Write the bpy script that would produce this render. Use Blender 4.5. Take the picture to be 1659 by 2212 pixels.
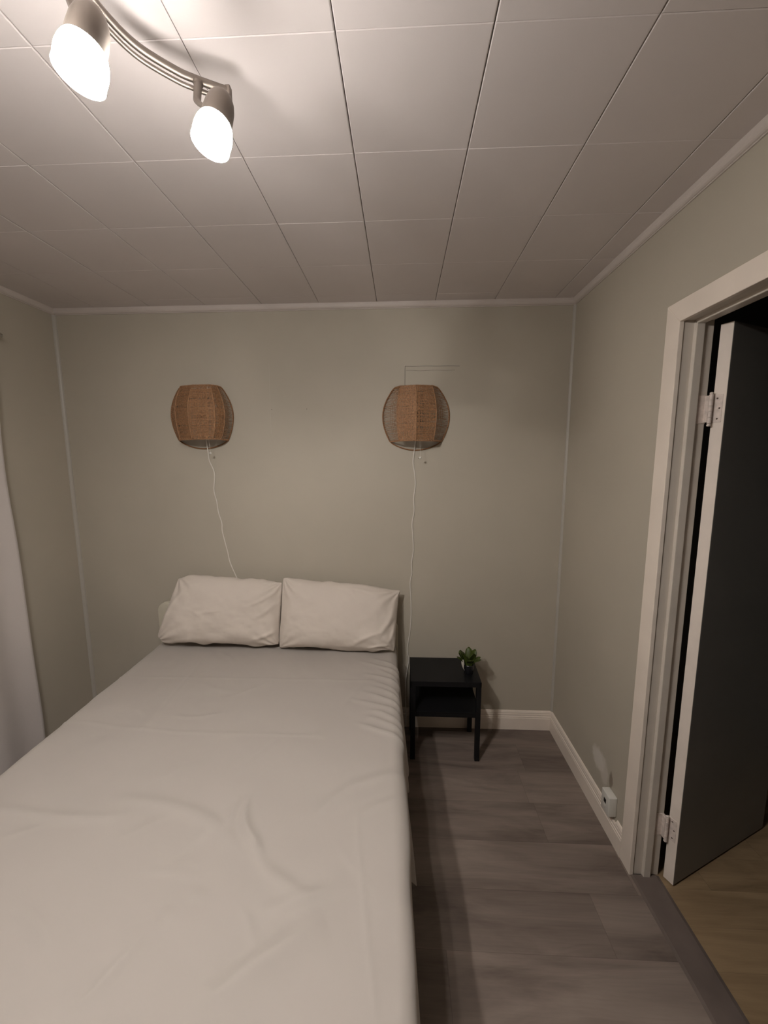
import bpy, bmesh, math, random
import numpy as np
from mathutils import Vector, Matrix

random.seed(7)
C = bpy.context.scene.collection
for o in list(bpy.data.objects):
    bpy.data.objects.remove(o)

# ------------------------------------------------------------------ camera
CAM_H = 1.589
FPX = 838.96
yaw, pitch, roll = -0.0443862, -0.1315927, -0.0029385
cy, sy, cp, sp = math.cos(yaw), math.sin(yaw), math.cos(pitch), math.sin(pitch)
fwd = Vector((sy*cp, cy*cp, sp))
rt0 = Vector((cy, -sy, 0))
up0 = rt0.cross(fwd)
cr, sr = math.cos(roll), math.sin(roll)
rt = rt0*cr + up0*sr
up = -rt0*sr + up0*cr
cam = bpy.data.cameras.new('camera')
cam.sensor_fit = 'HORIZONTAL'
cam.sensor_width = 36.0
cam.lens = FPX/1659.0*36.0
cam.clip_start = 0.02
cam_o = bpy.data.objects.new('camera', cam)
M = Matrix((rt, up, -fwd)).transposed().to_4x4()
M.translation = (0, 0, CAM_H)
cam_o.matrix_world = M
C.objects.link(cam_o)
bpy.context.scene.camera = cam_o

# ------------------------------------------------------------------ world, exposure
w = bpy.data.worlds.new('world')
bpy.context.scene.world = w
w.use_nodes = True
w.node_tree.nodes['Background'].inputs[0].default_value = (0.02, 0.02, 0.025, 1)
w.node_tree.nodes['Background'].inputs[1].default_value = 0.05
vs = bpy.context.scene.view_settings
vs.view_transform = 'Standard'
vs.look = 'None'
vs.gamma = 1.0
vs.exposure = 0.13
LAMP_COL = (1.0, 0.95, 0.905)
BULB = 1650.0     # emission of the bulbs inside the shades
GLASS = 145.0     # emission of the glowing frosted glass

# ------------------------------------------------------------------ room numbers
XL, XR, YB, YF, ZC = -1.904, 0.896, 2.167, -1.55, 2.411
DY0, DY1, DZ = 0.733, 1.343, 2.025        # door opening
WT = 0.098                                # wall thickness at the door

# ------------------------------------------------------------------ helpers
def mat(name, col, rough=0.6, metal=0.0, bump=None, var=None, spec=0.5, emis=None, sheen=0.0):
    m = bpy.data.materials.new(name)
    m.use_nodes = True
    nt = m.node_tree
    b = nt.nodes['Principled BSDF']
    b.inputs['Base Color'].default_value = (*col, 1)
    b.inputs['Roughness'].default_value = rough
    b.inputs['Metallic'].default_value = metal
    b.inputs['Specular IOR Level'].default_value = spec
    if sheen:
        b.inputs['Sheen Weight'].default_value = sheen
    tc = nt.nodes.new('ShaderNodeTexCoord')
    if var:   # (scale, amount)
        n = nt.nodes.new('ShaderNodeTexNoise')
        n.inputs['Scale'].default_value = var[0]
        n.inputs['Detail'].default_value = 4
        nt.links.new(tc.outputs['Object'], n.inputs['Vector'])
        r = nt.nodes.new('ShaderNodeValToRGB')
        a = var[1]
        r.color_ramp.elements[0].position = 0.3
        r.color_ramp.elements[1].position = 0.7
        r.color_ramp.elements[0].color = (*[c*(1-a) for c in col], 1)
        r.color_ramp.elements[1].color = (*[min(1, c*(1+a)) for c in col], 1)
        nt.links.new(n.outputs['Fac'], r.inputs['Fac'])
        nt.links.new(r.outputs['Color'], b.inputs['Base Color'])
    if bump:  # (scale, strength, distance)
        n2 = nt.nodes.new('ShaderNodeTexNoise')
        n2.inputs['Scale'].default_value = bump[0]
        n2.inputs['Detail'].default_value = 3
        nt.links.new(tc.outputs['Object'], n2.inputs['Vector'])
        bp = nt.nodes.new('ShaderNodeBump')
        bp.inputs['Strength'].default_value = bump[1]
        bp.inputs['Distance'].default_value = bump[2]
        nt.links.new(n2.outputs['Fac'], bp.inputs['Height'])
        nt.links.new(bp.outputs['Normal'], b.inputs['Normal'])
    if emis:
        b.inputs['Emission Color'].default_value = (*emis[0], 1)
        b.inputs['Emission Strength'].default_value = emis[1]
    return m

def obj(name, bm, m=None, parent=None, smooth=False, angle=None):
    me = bpy.data.meshes.new(name)
    bm.normal_update()
    bm.to_mesh(me)
    bm.free()
    if smooth:
        for p in me.polygons:
            p.use_smooth = True
        if angle:
            try:
                me.set_sharp_from_angle(angle=math.radians(angle))
            except Exception:
                pass
    o = bpy.data.objects.new(name, me)
    C.objects.link(o)
    if m:
        me.materials.append(m)
    if parent:
        o.parent = parent
    return o

def thing(name, label, cat, group=None, loc=(0, 0, 0), rz=0):
    o = bpy.data.objects.new(name, None)
    C.objects.link(o)
    o.location = loc
    o.rotation_euler = (0, 0, rz)
    o.empty_display_size = 0.05
    o['label'] = label
    o['category'] = cat
    if group:
        o['group'] = group
    return o

def tag(o, label, cat, group=None):
    o['label'] = label
    o['category'] = cat
    if group:
        o['group'] = group
    return o

def struct(name, bm, m, label=None, **k):
    o = obj(name, bm, m, **k)
    o['kind'] = 'structure'
    if label:
        o['label'] = label
    return o

def box(bm, lo, hi, bevel=0.0, seg=2):
    x0, y0, z0 = lo
    x1, y1, z1 = hi
    r = bmesh.ops.create_cube(bm, size=1.0)
    vs_ = r['verts']
    for v in vs_:
        v.co = Vector(((x0+x1)/2 + v.co.x*(x1-x0), (y0+y1)/2 + v.co.y*(y1-y0), (z0+z1)/2 + v.co.z*(z1-z0)))
    if bevel:
        es = set()
        for v in vs_:
            for e in v.link_edges:
                es.add(e)
        bmesh.ops.bevel(bm, geom=list(es), offset=bevel, segments=seg, profile=0.5, affect='EDGES')
    return vs_

def frame_of(t):
    t = t.normalized()
    a = Vector((0, 0, 1)) if abs(t.z) < 0.9 else Vector((1, 0, 0))
    n = t.cross(a).normalized()
    return n, t.cross(n).normalized()

def tube(bm, pts, r, seg=10, cap=True):
    pts = [Vector(p) for p in pts]
    rings = []
    n = None
    for i, p in enumerate(pts):
        t = (pts[min(i+1, len(pts)-1)] - pts[max(i-1, 0)]).normalized()
        if n is None:
            n, b = frame_of(t)
        else:
            n = (n - t*n.dot(t)).normalized()
            b = t.cross(n)
        rr = r[i] if isinstance(r, (list, tuple)) else r
        rings.append([bm.verts.new(p + (n*math.cos(2*math.pi*k/seg) + b*math.sin(2*math.pi*k/seg))*rr) for k in range(seg)])
    for a, c in zip(rings, rings[1:]):
        for k in range(seg):
            bm.faces.new((a[k], a[(k+1) % seg], c[(k+1) % seg], c[k]))
    if cap:
        bm.faces.new(rings[0][::-1])
        bm.faces.new(rings[-1])

def lathe(bm, prof, origin, axis, seg=32, close_start=False, close_end=False):
    """prof: list of (distance along axis, radius)."""
    ax = Vector(axis).normalized()
    n, b = frame_of(ax)
    o = Vector(origin)
    rings = []
    for h, r in prof:
        rings.append([bm.verts.new(o + ax*h + (n*math.cos(2*math.pi*k/seg) + b*math.sin(2*math.pi*k/seg))*r) for k in range(seg)])
    for a, c in zip(rings, rings[1:]):
        for k in range(seg):
            bm.faces.new((a[k], a[(k+1) % seg], c[(k+1) % seg], c[k]))
    if close_start:
        bm.faces.new(rings[0][::-1])
    if close_end:
        bm.faces.new(rings[-1])

def spline(pts, n=8):
    """Catmull-Rom through the points."""
    P = [Vector(p) for p in pts]
    P = [P[0]*2-P[1]] + P + [P[-1]*2-P[-2]]
    out = []
    for i in range(1, len(P)-2):
        for k in range(n):
            t = k/n
            out.append(0.5*((2*P[i]) + (-P[i-1]+P[i+1])*t + (2*P[i-1]-5*P[i]+4*P[i+1]-P[i+2])*t*t + (-P[i-1]+3*P[i]-3*P[i+1]+P[i+2])*t**3))
    out.append(P[-2])
    return out

def extrude_profile(bm, prof, path0, path1, ex, ez):
    """prism: 2D profile (a,b) placed with axes ex, ez, swept from path0 to path1"""
    p0, p1, ex, ez = Vector(path0), Vector(path1), Vector(ex), Vector(ez)
    A = [bm.verts.new(p0 + ex*a + ez*b) for a, b in prof]
    B = [bm.verts.new(p1 + ex*a + ez*b) for a, b in prof]
    n = len(prof)
    for k in range(n):
        bm.faces.new((A[k], A[(k+1) % n], B[(k+1) % n], B[k]))
    bm.faces.new(A[::-1])
    bm.faces.new(B)
    bmesh.ops.recalc_face_normals(bm, faces=bm.faces[:])

def vnoise(x, y, seed=0):
    """smooth value noise on arrays, range -1..1"""
    xi, yi = np.floor(x).astype(np.int64), np.floor(y).astype(np.int64)
    xf, yf = x-xi, y-yi
    u, v = xf*xf*(3-2*xf), yf*yf*(3-2*yf)
    def h(a, b):
        s = np.sin(a*127.1 + b*311.7 + seed*74.7)*43758.5453
        return (s-np.floor(s))*2-1
    return (h(xi, yi)*(1-u)+h(xi+1, yi)*u)*(1-v) + (h(xi, yi+1)*(1-u)+h(xi+1, yi+1)*u)*v

def fbm(x, y, seed=0, oct=4):
    r = 0
    a = 1.0
    for k in range(oct):
        r = r + a*vnoise(x*2**k, y*2**k, seed+k*13)
        a *= 0.5
    return r

def grid_bm(bm, X, Y, Z, flip=False):
    ny, nx = X.shape
    V = [[bm.verts.new((float(X[j, i]), float(Y[j, i]), float(Z[j, i]))) for i in range(nx)] for j in range(ny)]
    for j in range(ny-1):
        for i in range(nx-1):
            q = (V[j][i], V[j][i+1], V[j+1][i+1], V[j+1][i])
            bm.faces.new(q[::-1] if flip else q)
    return V

# ------------------------------------------------------------------ materials
def floor_mat(name, tones, plank_w=0.19, plank_l=1.25, y_off=0.0, rough=0.42):
    m = bpy.data.materials.new(name)
    m.use_nodes = True
    nt = m.node_tree
    N, L = nt.nodes, nt.links
    b = N['Principled BSDF']
    tc = N.new('ShaderNodeTexCoord')
    sep = N.new('ShaderNodeSeparateXYZ')
    L.new(tc.outputs['Object'], sep.inputs[0])
    def math_(op, a, c=None, v=None):
        n = N.new('ShaderNodeMath')
        n.operation = op
        if hasattr(a, 'links'):
            L.new(a, n.inputs[0])
        else:
            n.inputs[0].default_value = a
        if c is not None:
            if hasattr(c, 'links'):
                L.new(c, n.inputs[1])
            else:
                n.inputs[1].default_value = c
        return n.outputs[0]
    ys = math_('DIVIDE', math_('ADD', sep.outputs['Y'], y_off), plank_w)
    row = math_('FLOOR', ys)
    off = math_('MULTIPLY', math_('FRACT', math_('MULTIPLY', math_('SINE', math_('MULTIPLY', row, 12.9898)), 437.58)), 1.0)
    xs = math_('ADD', math_('DIVIDE', math_('ADD', sep.outputs['X'], 10.0), plank_l), off)
    colm = math_('FLOOR', xs)
    idc = N.new('ShaderNodeCombineXYZ')
    L.new(row, idc.inputs[0])
    L.new(colm, idc.inputs[1])
    wn = N.new('ShaderNodeTexWhiteNoise')
    wn.noise_dimensions = '2D'
    L.new(idc.outputs[0], wn.inputs['Vector'])
    # grain : stretched along X, shifted per plank
    gv = N.new('ShaderNodeCombineXYZ')
    L.new(math_('MULTIPLY', sep.outputs['X'], 1.1), gv.inputs[0])
    L.new(math_('MULTIPLY', sep.outputs['Y'], 6.5), gv.inputs[1])
    L.new(math_('MULTIPLY', wn.outputs['Value'], 37.0), gv.inputs[2])
    g1 = N.new('ShaderNodeTexNoise')
    g1.inputs['Scale'].default_value = 1.6
    g1.inputs['Detail'].default_value = 6
    g1.inputs['Roughness'].default_value = 0.6
    g1.inputs['Distortion'].default_value = 0.8
    L.new(gv.outputs[0], g1.inputs['Vector'])
    fv = N.new('ShaderNodeCombineXYZ')
    L.new(math_('MULTIPLY', sep.outputs['X'], 6.0), fv.inputs[0])
    L.new(math_('MULTIPLY', sep.outputs['Y'], 160.0), fv.inputs[1])
    L.new(math_('MULTIPLY', wn.outputs['Value'], 11.0), fv.inputs[2])
    g2 = N.new('ShaderNodeTexNoise')
    g2.inputs['Scale'].default_value = 1.0
    g2.inputs['Detail'].default_value = 3
    L.new(fv.outputs[0], g2.inputs['Vector'])
    ramp = N.new('ShaderNodeValToRGB')
    ramp.color_ramp.elements[0].position = 0.30
    ramp.color_ramp.elements[0].color = (*tones[0], 1)
    ramp.color_ramp.elements[1].position = 0.72
    ramp.color_ramp.elements[1].color = (*tones[2], 1)
    e = ramp.color_ramp.elements.new(0.5)
    e.color = (*tones[1], 1)
    mixf = math_('ADD', math_('MULTIPLY', g1.outputs['Fac'], 0.85), math_('MULTIPLY', math_('SUBTRACT', g2.outputs['Fac'], 0.5), 0.12))
    mixf = math_('ADD', mixf, math_('MULTIPLY', math_('SUBTRACT', wn.outputs['Value'], 0.35), 0.16))
    L.new(mixf, ramp.inputs['Fac'])
    # seams
    fy = math_('FRACT', ys)
    fx = math_('FRACT', xs)
    sy_ = math_('LESS_THAN', math_('MINIMUM', fy, math_('SUBTRACT', 1.0, fy)), 0.0045)
    sx_ = math_('LESS_THAN', math_('MINIMUM', fx, math_('SUBTRACT', 1.0, fx)), 0.0008)
    seam = math_('MAXIMUM', sy_, sx_)
    mx = N.new('ShaderNodeMix')
    mx.data_type = 'RGBA'
    mx.blend_type = 'MULTIPLY'
    L.new(math_('MULTIPLY', seam, 0.35), mx.inputs[0])
    L.new(ramp.outputs['Color'], mx.inputs[6])
    mx.inputs[7].default_value = (0.3, 0.27, 0.25, 1)
    L.new(mx.outputs[2], b.inputs['Base Color'])
    b.inputs['Roughness'].default_value = rough
    b.inputs['Specular IOR Level'].default_value = 0.35
    bp = N.new('ShaderNodeBump')
    bp.inputs['Strength'].default_value = 0.25
    bp.inputs['Distance'].default_value = 0.001
    L.new(math_('SUBTRACT', g2.outputs['Fac'], seam), bp.inputs['Height'])
    L.new(bp.outputs['Normal'], b.inputs['Normal'])
    return m

def wall_mat(name, col, extra=None):
    """painted wall with roller texture and faint tonal patches"""
    m = mat(name, col, rough=0.62, var=(1.6, 0.05), bump=(140.0, 0.12, 0.0008), spec=0.35)
    return m

WALL = (0.440, 0.398, 0.325)
M_wall = wall_mat('wall_paint', WALL)
M_wallL = M_wall
M_wallR = wall_mat('wall_paint_scuffed', WALL)
M_ceil = mat('ceiling_paint', (0.64, 0.585, 0.565), rough=0.55, var=(2.5, 0.03), bump=(260.0, 0.12, 0.0006), spec=0.35)
M_gap = mat('ceiling_groove', (0.10, 0.08, 0.075), rough=0.9)
M_trim = mat('trim_paint', (0.78, 0.69, 0.60), rough=0.38, var=(8.0, 0.04), bump=(60.0, 0.10, 0.0010))
M_crown = mat('crown_paint', (0.56, 0.50, 0.46), rough=0.5, var=(8.0, 0.03))
M_jamb = mat('jamb_paint', (0.60, 0.54, 0.47), rough=0.35, var=(9.0, 0.05), bump=(50.0, 0.12, 0.0010))
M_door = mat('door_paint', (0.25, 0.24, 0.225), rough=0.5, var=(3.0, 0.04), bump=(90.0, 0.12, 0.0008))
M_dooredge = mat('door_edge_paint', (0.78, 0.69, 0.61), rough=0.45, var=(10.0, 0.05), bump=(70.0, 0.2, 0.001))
M_hinge = mat('painted_hinge', (0.68, 0.59, 0.53), rough=0.45, var=(70.0, 0.14))
M_screw = mat('rusty_screw', (0.10, 0.07, 0.05), rough=0.6)
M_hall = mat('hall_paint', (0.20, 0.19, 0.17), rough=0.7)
M_floor = floor_mat('grey_oak_laminate', ((0.122, 0.095, 0.080), (0.207, 0.165, 0.139), (0.29, 0.235, 0.20)), y_off=0.06)
M_hfloor = floor_mat('honey_laminate', ((0.20, 0.135, 0.075), (0.30, 0.21, 0.12), (0.38, 0.27, 0.16)), plank_w=0.12, y_off=0.02)
M_strip = mat('threshold_strip', (0.14, 0.11, 0.094), rough=0.45, var=(12.0, 0.12))
M_sheet = mat('cotton_sheet', (0.42, 0.382, 0.345), rough=0.85, bump=(900.0, 0.10, 0.0006), sheen=0.15, spec=0.2)
M_case = mat('cotton_pillowcase', (0.62, 0.55, 0.485), rough=0.85, bump=(900.0, 0.10, 0.0006), sheen=0.15, spec=0.2)
M_matt = mat('mattress_ticking', (0.55, 0.53, 0.50), rough=0.85, bump=(300.0, 0.2, 0.001))
M_head = mat('cream_headboard', (0.56, 0.52, 0.42), rough=0.5, var=(20.0, 0.04))
M_curtain = mat('curtain_fabric', (0.58, 0.53, 0.50), rough=0.9, bump=(420.0, 0.35, 0.0012), sheen=0.2, spec=0.15)
M_rod = mat('curtain_rod_metal', (0.5, 0.48, 0.45), rough=0.35, metal=1.0)
M_black = mat('black_furniture_paint', (0.006, 0.006, 0.007), rough=0.45, bump=(400.0, 0.08, 0.0005), spec=0.3)
M_rattan = mat('rattan', (0.285, 0.150, 0.074), rough=0.6, var=(120.0, 0.35), spec=0.3)
M_rattan_l = mat('rattan_binding', (0.36, 0.20, 0.105), rough=0.6, var=(120.0, 0.25), spec=0.3)
M_cane = mat('cane_hoop', (0.22, 0.105, 0.045), rough=0.6, var=(80.0, 0.3), spec=0.3)
M_cord = mat('white_cord', (0.68, 0.64, 0.58), rough=0.45)
M_white = mat('white_plastic', (0.62, 0.60, 0.55), rough=0.4)
M_socket = mat('lamp_holder_plastic', (0.05, 0.045, 0.04), rough=0.5)
M_nickel = mat('brushed_nickel', (0.21, 0.18, 0.155), rough=0.50, metal=1.0, bump=(500.0, 0.05, 0.0003))
M_glass = mat('glowing_frosted_glass', (0.9, 0.88, 0.85), rough=0.4, emis=(LAMP_COL, GLASS))
M_bulb = mat('bulb', (1, 1, 1), rough=0.4, emis=(LAMP_COL, BULB*0.75))
M_bulb2 = mat('stronger_bulb', (1, 1, 1), rough=0.4, emis=(LAMP_COL, BULB*1.45))
M_leaf = mat('green_leaf', (0.048, 0.068, 0.010), rough=0.5, var=(40.0, 0.35))
M_petal = mat('white_petal', (0.62, 0.58, 0.52), rough=0.5)
M_pot = mat('dark_pot', (0.010, 0.010, 0.012), rough=0.3)
M_portdark = mat('port_hole', (0.004, 0.004, 0.004), rough=0.6)
M_mark = mat('wall_scratch', (0.13, 0.11, 0.09), rough=0.8)
M_ridge = mat('wall_ridge', (0.47, 0.44, 0.37), rough=0.6)

# scuffed unpainted patch above the data socket on the right wall
def scuff(m):
    nt = m.node_tree
    N, L = nt.nodes, nt.links
    b = N['Principled BSDF']
    base = b.inputs['Base Color'].links[0].from_socket
    tc = N.new('ShaderNodeTexCoord')
    def blob(cy_, cz_, ry, rz_, shear):
        sep = N.new('ShaderNodeSeparateXYZ')
        nz = N.new('ShaderNodeTexNoise')
        nz.inputs['Scale'].default_value = 45.0
        nz.inputs['Detail'].default_value = 4
        L.new(tc.outputs['Object'], nz.inputs['Vector'])
        L.new(tc.outputs['Object'], sep.inputs[0])
        def mm(op, a, c):
            n = N.new('ShaderNodeMath'); n.operation = op
            for s, v in ((0, a), (1, c)):
                if hasattr(v, 'links'):
                    L.new(v, n.inputs[s])
                else:
                    n.inputs[s].default_value = v
            return n.outputs[0]
        dz = mm('SUBTRACT', sep.outputs['Z'], cz_)
        dy = mm('SUBTRACT', mm('SUBTRACT', sep.outputs['Y'], cy_), mm('MULTIPLY', dz, shear))
        d = mm('ADD', mm('POWER', mm('ABSOLUTE', mm('DIVIDE', dy, ry), 0), 2.0), mm('POWER', mm('ABSOLUTE', mm('DIVIDE', dz, rz_), 0), 2.0))
        d = mm('ADD', d, mm('MULTIPLY', mm('SUBTRACT', nz.outputs['Fac'], 0.5), 1.6))
        mr = N.new('ShaderNodeMapRange')
        mr.inputs['From Min'].default_value = 1.25
        mr.inputs['From Max'].default_value = 0.55
        L.new(d, mr.inputs['Value'])
        return mr.outputs['Result']
    cur = base
    for args, col, f in (((1.640, 0.250, 0.055, 0.050, 0.0), (0.66, 0.62, 0.56), 0.75),
                         ((1.585, 0.225, 0.032, 0.060, 0.0), (0.62, 0.57, 0.51), 0.6),
                         ((1.530, 0.235, 0.014, 0.040, 0.0), (0.17, 0.13, 0.10), 0.75)):
        r = blob(*args)
        mx = N.new('ShaderNodeMix')
        mx.data_type = 'RGBA'
        ml = N.new('ShaderNodeMath'); ml.operation = 'MULTIPLY'
        L.new(r, ml.inputs[0]); ml.inputs[1].default_value = f
        L.new(ml.outputs[0], mx.inputs[0])
        L.new(cur, mx.inputs[6])
        mx.inputs[7].default_value = (*col, 1)
        cur = mx.outputs[2]
    L.new(cur, b.inputs['Base Color'])
scuff(M_wallR)

# ------------------------------------------------------------------ structure
# floor
bm = bmesh.new()
box(bm, (XL-0.1, YF-0.1, -0.05), (XR, YB+0.1, 0.0))
struct('floor', bm, M_floor, 'grey brown wood laminate floor of the bedroom')
bm = bmesh.new()
box(bm, (0.985, YF-0.1, -0.05), (2.6, YB+0.1, 0.0))
struct('floor', bm, M_hfloor, 'honey coloured laminate floor beyond the doorway')
bm = bmesh.new()
pr = [(0, -0.03), (0.0, 0.001), (0.010, 0.004), (0.094, 0.004), (0.106, 0.001), (0.106, -0.03)]
extrude_profile(bm, pr, (0.888, DY0, 0), (0.888, DY1, 0), (1, 0, 0), (0, 0, 1))
box(bm, (0.90, DY0-0.001, -0.05), (0.985, DY1+0.001, -0.001))
struct('trim_1', bm, M_strip, 'dark flat threshold strip across the doorway')

# ceiling : beveled tongue-and-groove tiles, grooves run towards the bed wall
bm = bmesh.new()
box(bm, (XL-0.1, YF-0.1, ZC+0.006), (XR+0.001, YB+0.1, ZC+0.06))
for f in bm.faces:
    f.material_index = 1
TS = 0.3048
xs0 = 0.4796
rows = [0.8597, 1.1604, 1.4607, 1.7627, 2.0675]
y = rows[0]
ylist = [YF-0.1]
yy = []
while y > YF-0.1:
    yy.append(y)
    y -= 0.3035
ylist += sorted(yy)[0:] + rows[1:] + [YB+0.1]
ylist = sorted(set(round(v, 4) for v in ylist))
xlist = [xs0 + k*TS for k in range(-9, 3)]
xlist = [XL-0.1] + [x for x in xlist if XL < x < XR] + [XR+0.002]
rnd = random.Random(3)
for i in range(len(xlist)-1):
    cz_ = rnd.uniform(-0.0006, 0.0006)
    for j in range(len(ylist)-1):
        x0, x1 = xlist[i]+0.0011, xlist[i+1]-0.0011
        y0, y1 = ylist[j]+0.0001, ylist[j+1]-0.0001
        z = ZC + cz_ + rnd.uniform(-0.0003, 0.0003)
        bx_, by_ = 0.0022, 0.0016
        inner = [bm.verts.new((a, b_, z)) for a, b_ in ((x0+bx_, y0+by_), (x1-bx_, y0+by_), (x1-bx_, y1-by_), (x0+bx_, y1-by_))]
        outer = [bm.verts.new((a, b_, zz)) for a, b_, zz in ((x0, y0, z+0.0012), (x1, y0, z+0.0012), (x1, y1, z+0.0012), (x0, y1, z+0.0012))]
        top = [bm.verts.new((v.co.x, v.co.y, ZC+0.0062)) for v in outer]
        bm.faces.new(inner[::-1])
        for k in range(4):
            bm.faces.new((inner[k], inner[(k+1) % 4], outer[(k+1) % 4], outer[k]))
            bm.faces.new((outer[k], outer[(k+1) % 4], top[(k+1) % 4], top[k]))
o = struct('ceiling', bm, M_ceil, 'white painted ceiling of square tiles with dark grooves')
o.data.materials.append(M_gap)

# walls
def wallbox(name, lo, hi, m=M_wall):
    b_ = bmesh.new()
    box(b_, lo, hi)
    return struct(name, b_, m)
TOP = ZC+0.06
bm = bmesh.new()
box(bm, (XL-0.1, YB, -0.05), (XR+WT, YB+0.1, TOP))
wb = struct('wall_back', bm, M_wall)
wallbox('wall_left', (XL-0.1, YF-0.1, -0.05), (XL, YB, TOP))
wallbox('wall_front', (XL, YF-0.1, -0.05), (XR+WT, YF, TOP))
bm = bmesh.new()
box(bm, (XR, DY1+0.02, -0.05), (XR+WT-0.001, YB, TOP))
box(bm, (XR, YF, -0.05), (XR+WT-0.001, DY0-0.02, TOP))
box(bm, (XR, DY0-0.02, DZ+0.02), (XR+WT-0.001, DY1+0.02, TOP))
struct('wall_right', bm, M_wallR)
# hallway shell behind the door
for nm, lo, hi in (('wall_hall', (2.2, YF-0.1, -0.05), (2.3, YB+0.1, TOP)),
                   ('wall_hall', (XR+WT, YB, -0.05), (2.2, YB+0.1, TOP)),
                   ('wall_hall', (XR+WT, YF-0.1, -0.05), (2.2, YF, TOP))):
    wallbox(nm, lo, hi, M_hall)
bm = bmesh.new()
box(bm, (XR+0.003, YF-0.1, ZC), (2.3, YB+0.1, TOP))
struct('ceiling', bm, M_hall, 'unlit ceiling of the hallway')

# marks on the back wall: outline of an old patch, faint panel seam and nail holes
bm = bmesh.new()
yw = YB-0.0006
def stroke(b_, pts, wd, y_=yw):
    pts = spline([(x, y_, z) for x, z in pts], 3)
    for p, q in zip(pts, pts[1:]):
        d = (q-p).normalized()
        n_ = Vector((-d.z, 0, d.x))*wd/2
        t = [p+n_, q+n_, q-n_, p-n_]
        A = [b_.verts.new(v) for v in t]
        B = [b_.verts.new(v+Vector((0, 0.0012, 0))) for v in t]
        for k in range(4):
            b_.faces.new((A[k], A[(k+1) % 4], B[(k+1) % 4], B[k]))
        b_.faces.new(A)
stroke(bm, [(0.0185, 1.985), (0.019, 2.03), (0.0192, 2.086), (0.0245, 2.0895), (0.06, 2.0885), (0.12, 2.0900), (0.19, 2.0885), (0.25, 2.089), (0.31, 2.0875)], 0.0022)
stroke(bm, [(0.025, 2.068), (0.06, 2.0675), (0.10, 2.065), (0.17, 2.067), (0.23, 2.0655), (0.285, 2.066)], 0.0012)
o = obj('scratch', bm, M_mark, wb)
bm = bmesh.new()
stroke(bm, [(0.0160, 1.985), (0.0162, 2.084), (0.0235, 2.0925), (0.12, 2.0925), (0.31, 2.0900)], 0.0016, YB-0.0012)
stroke(bm, [(-0.720, 2.115), (-0.721, 2.0), (-0.7225, 1.9), (-0.723, 1.74)], 0.0010, YB-0.0005)
obj('paint_ridge', bm, M_ridge, wb)
bm = bmesh.new()
for x, z in ((-0.714, 1.869), (-0.519, 1.871), (0.095, 1.60)):
    lathe(bm, [(0, 0.0022), (0.0006, 0.0015)], (x, YB-0.0006, z), (0, -1, 0), seg=8, close_start=True, close_end=True)
obj('nail_hole', bm, M_mark, wb)

# crown strips under the ceiling
def cove(n=5, s=0.030, d=0.020):
    pts = [(0, 0), (0, -s)]
    pts += [(0.005, -s)]
    for k in range(n+1):
        a = math.pi/2*k/n
        pts.append((0.005+(d-0.005)*math.sin(a), -s+0.003+(s-0.008)*(1-math.cos(a))))
    pts.append((d, 0))
    return pts
bm = bmesh.new()
extrude_profile(bm, cove(), (XL, YB, ZC), (XR, YB, ZC), (0, -1, 0), (0, 0, 1))
struct('trim_2', bm, M_crown, 'painted strip where the bed wall meets the ceiling')
bm = bmesh.new()
extrude_profile(bm, cove(), (XL, YF, ZC), (XL, YB, ZC), (1, 0, 0), (0, 0, 1))
struct('trim_3', bm, M_crown, 'painted strip where the left wall meets the ceiling')
bm = bmesh.new()
extrude_profile(bm, cove(), (XR, YF, ZC), (XR, YB, ZC), (-1, 0, 0), (0, 0, 1))
struct('trim_4', bm, M_crown, 'painted strip where the right wall meets the ceiling')
# corner beads
def qround(r, n=5):
    pts = [(0, 0)]
    for k in range(n+1):
        a = math.pi/2*k/n
        pts.append((r*math.cos(a), r*math.sin(a)))
    return pts
M_bead = mat('corner_bead_paint', (0.43, 0.40, 0.35), rough=0.4)
bm = bmesh.new()
extrude_profile(bm, qround(0.011), (XR, YB, 0.117), (XR, YB, ZC-0.03), (-1, 0, 0), (0, -1, 0))
struct('trim_5', bm, M_bead, 'slim painted bead in the right back corner')
bm = bmesh.new()
extrude_profile(bm, qround(0.015), (XL, YB, 0.0), (XL, YB, ZC-0.03), (1, 0, 0), (0, -1, 0))
struct('trim_6', bm, M_bead, 'wide soft bead in the left back corner')

# baseboards with a stepped profile
BB = [(0, 0), (0.014, 0), (0.014, 0.072), (0.0125, 0.076), (0.0125, 0.083), (0.010, 0.086), (0.010, 0.096), (0.0085, 0.100), (0.0085, 0.106), (0.005, 0.114), (0.002, 0.117), (0, 0.117)]
bm = bmesh.new()
extrude_profile(bm, BB, (XL, YB, 0), (XR, YB, 0), (0, -1, 0), (0, 0, 1))
struct('baseboard_back', bm, M_trim)
bm = bmesh.new()
extrude_profile(bm, BB, (XR, DY1+0.066, 0), (XR, 1.460, 0), (-1, 0, 0), (0, 0, 1))
extrude_profile(bm, [(0, 0), (0.014, 0), (0.014, 0.072), (0.0125, 0.076), (0.0125, 0.083), (0.010, 0.086), (0.010, 0.094), (0, 0.094)], (XR, 1.460, 0), (XR, 1.545, 0), (-1, 0, 0), (0, 0, 1))
extrude_profile(bm, BB, (XR, 1.545, 0), (XR, YB-0.002, 0), (-1, 0, 0), (0, 0, 1))
struct('baseboard_right', bm, M_trim)
bm = bmesh.new()
extrude_profile(bm, BB, (XL, YF, 0), (XL, YB, 0), (1, 0, 0), (0, 0, 1))
struct('baseboard_left', bm, M_trim)

# door casing (flat boards, mitred look) and jambs with stop
CW, CT = 0.066, 0.013
bm = bmesh.new()
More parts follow.
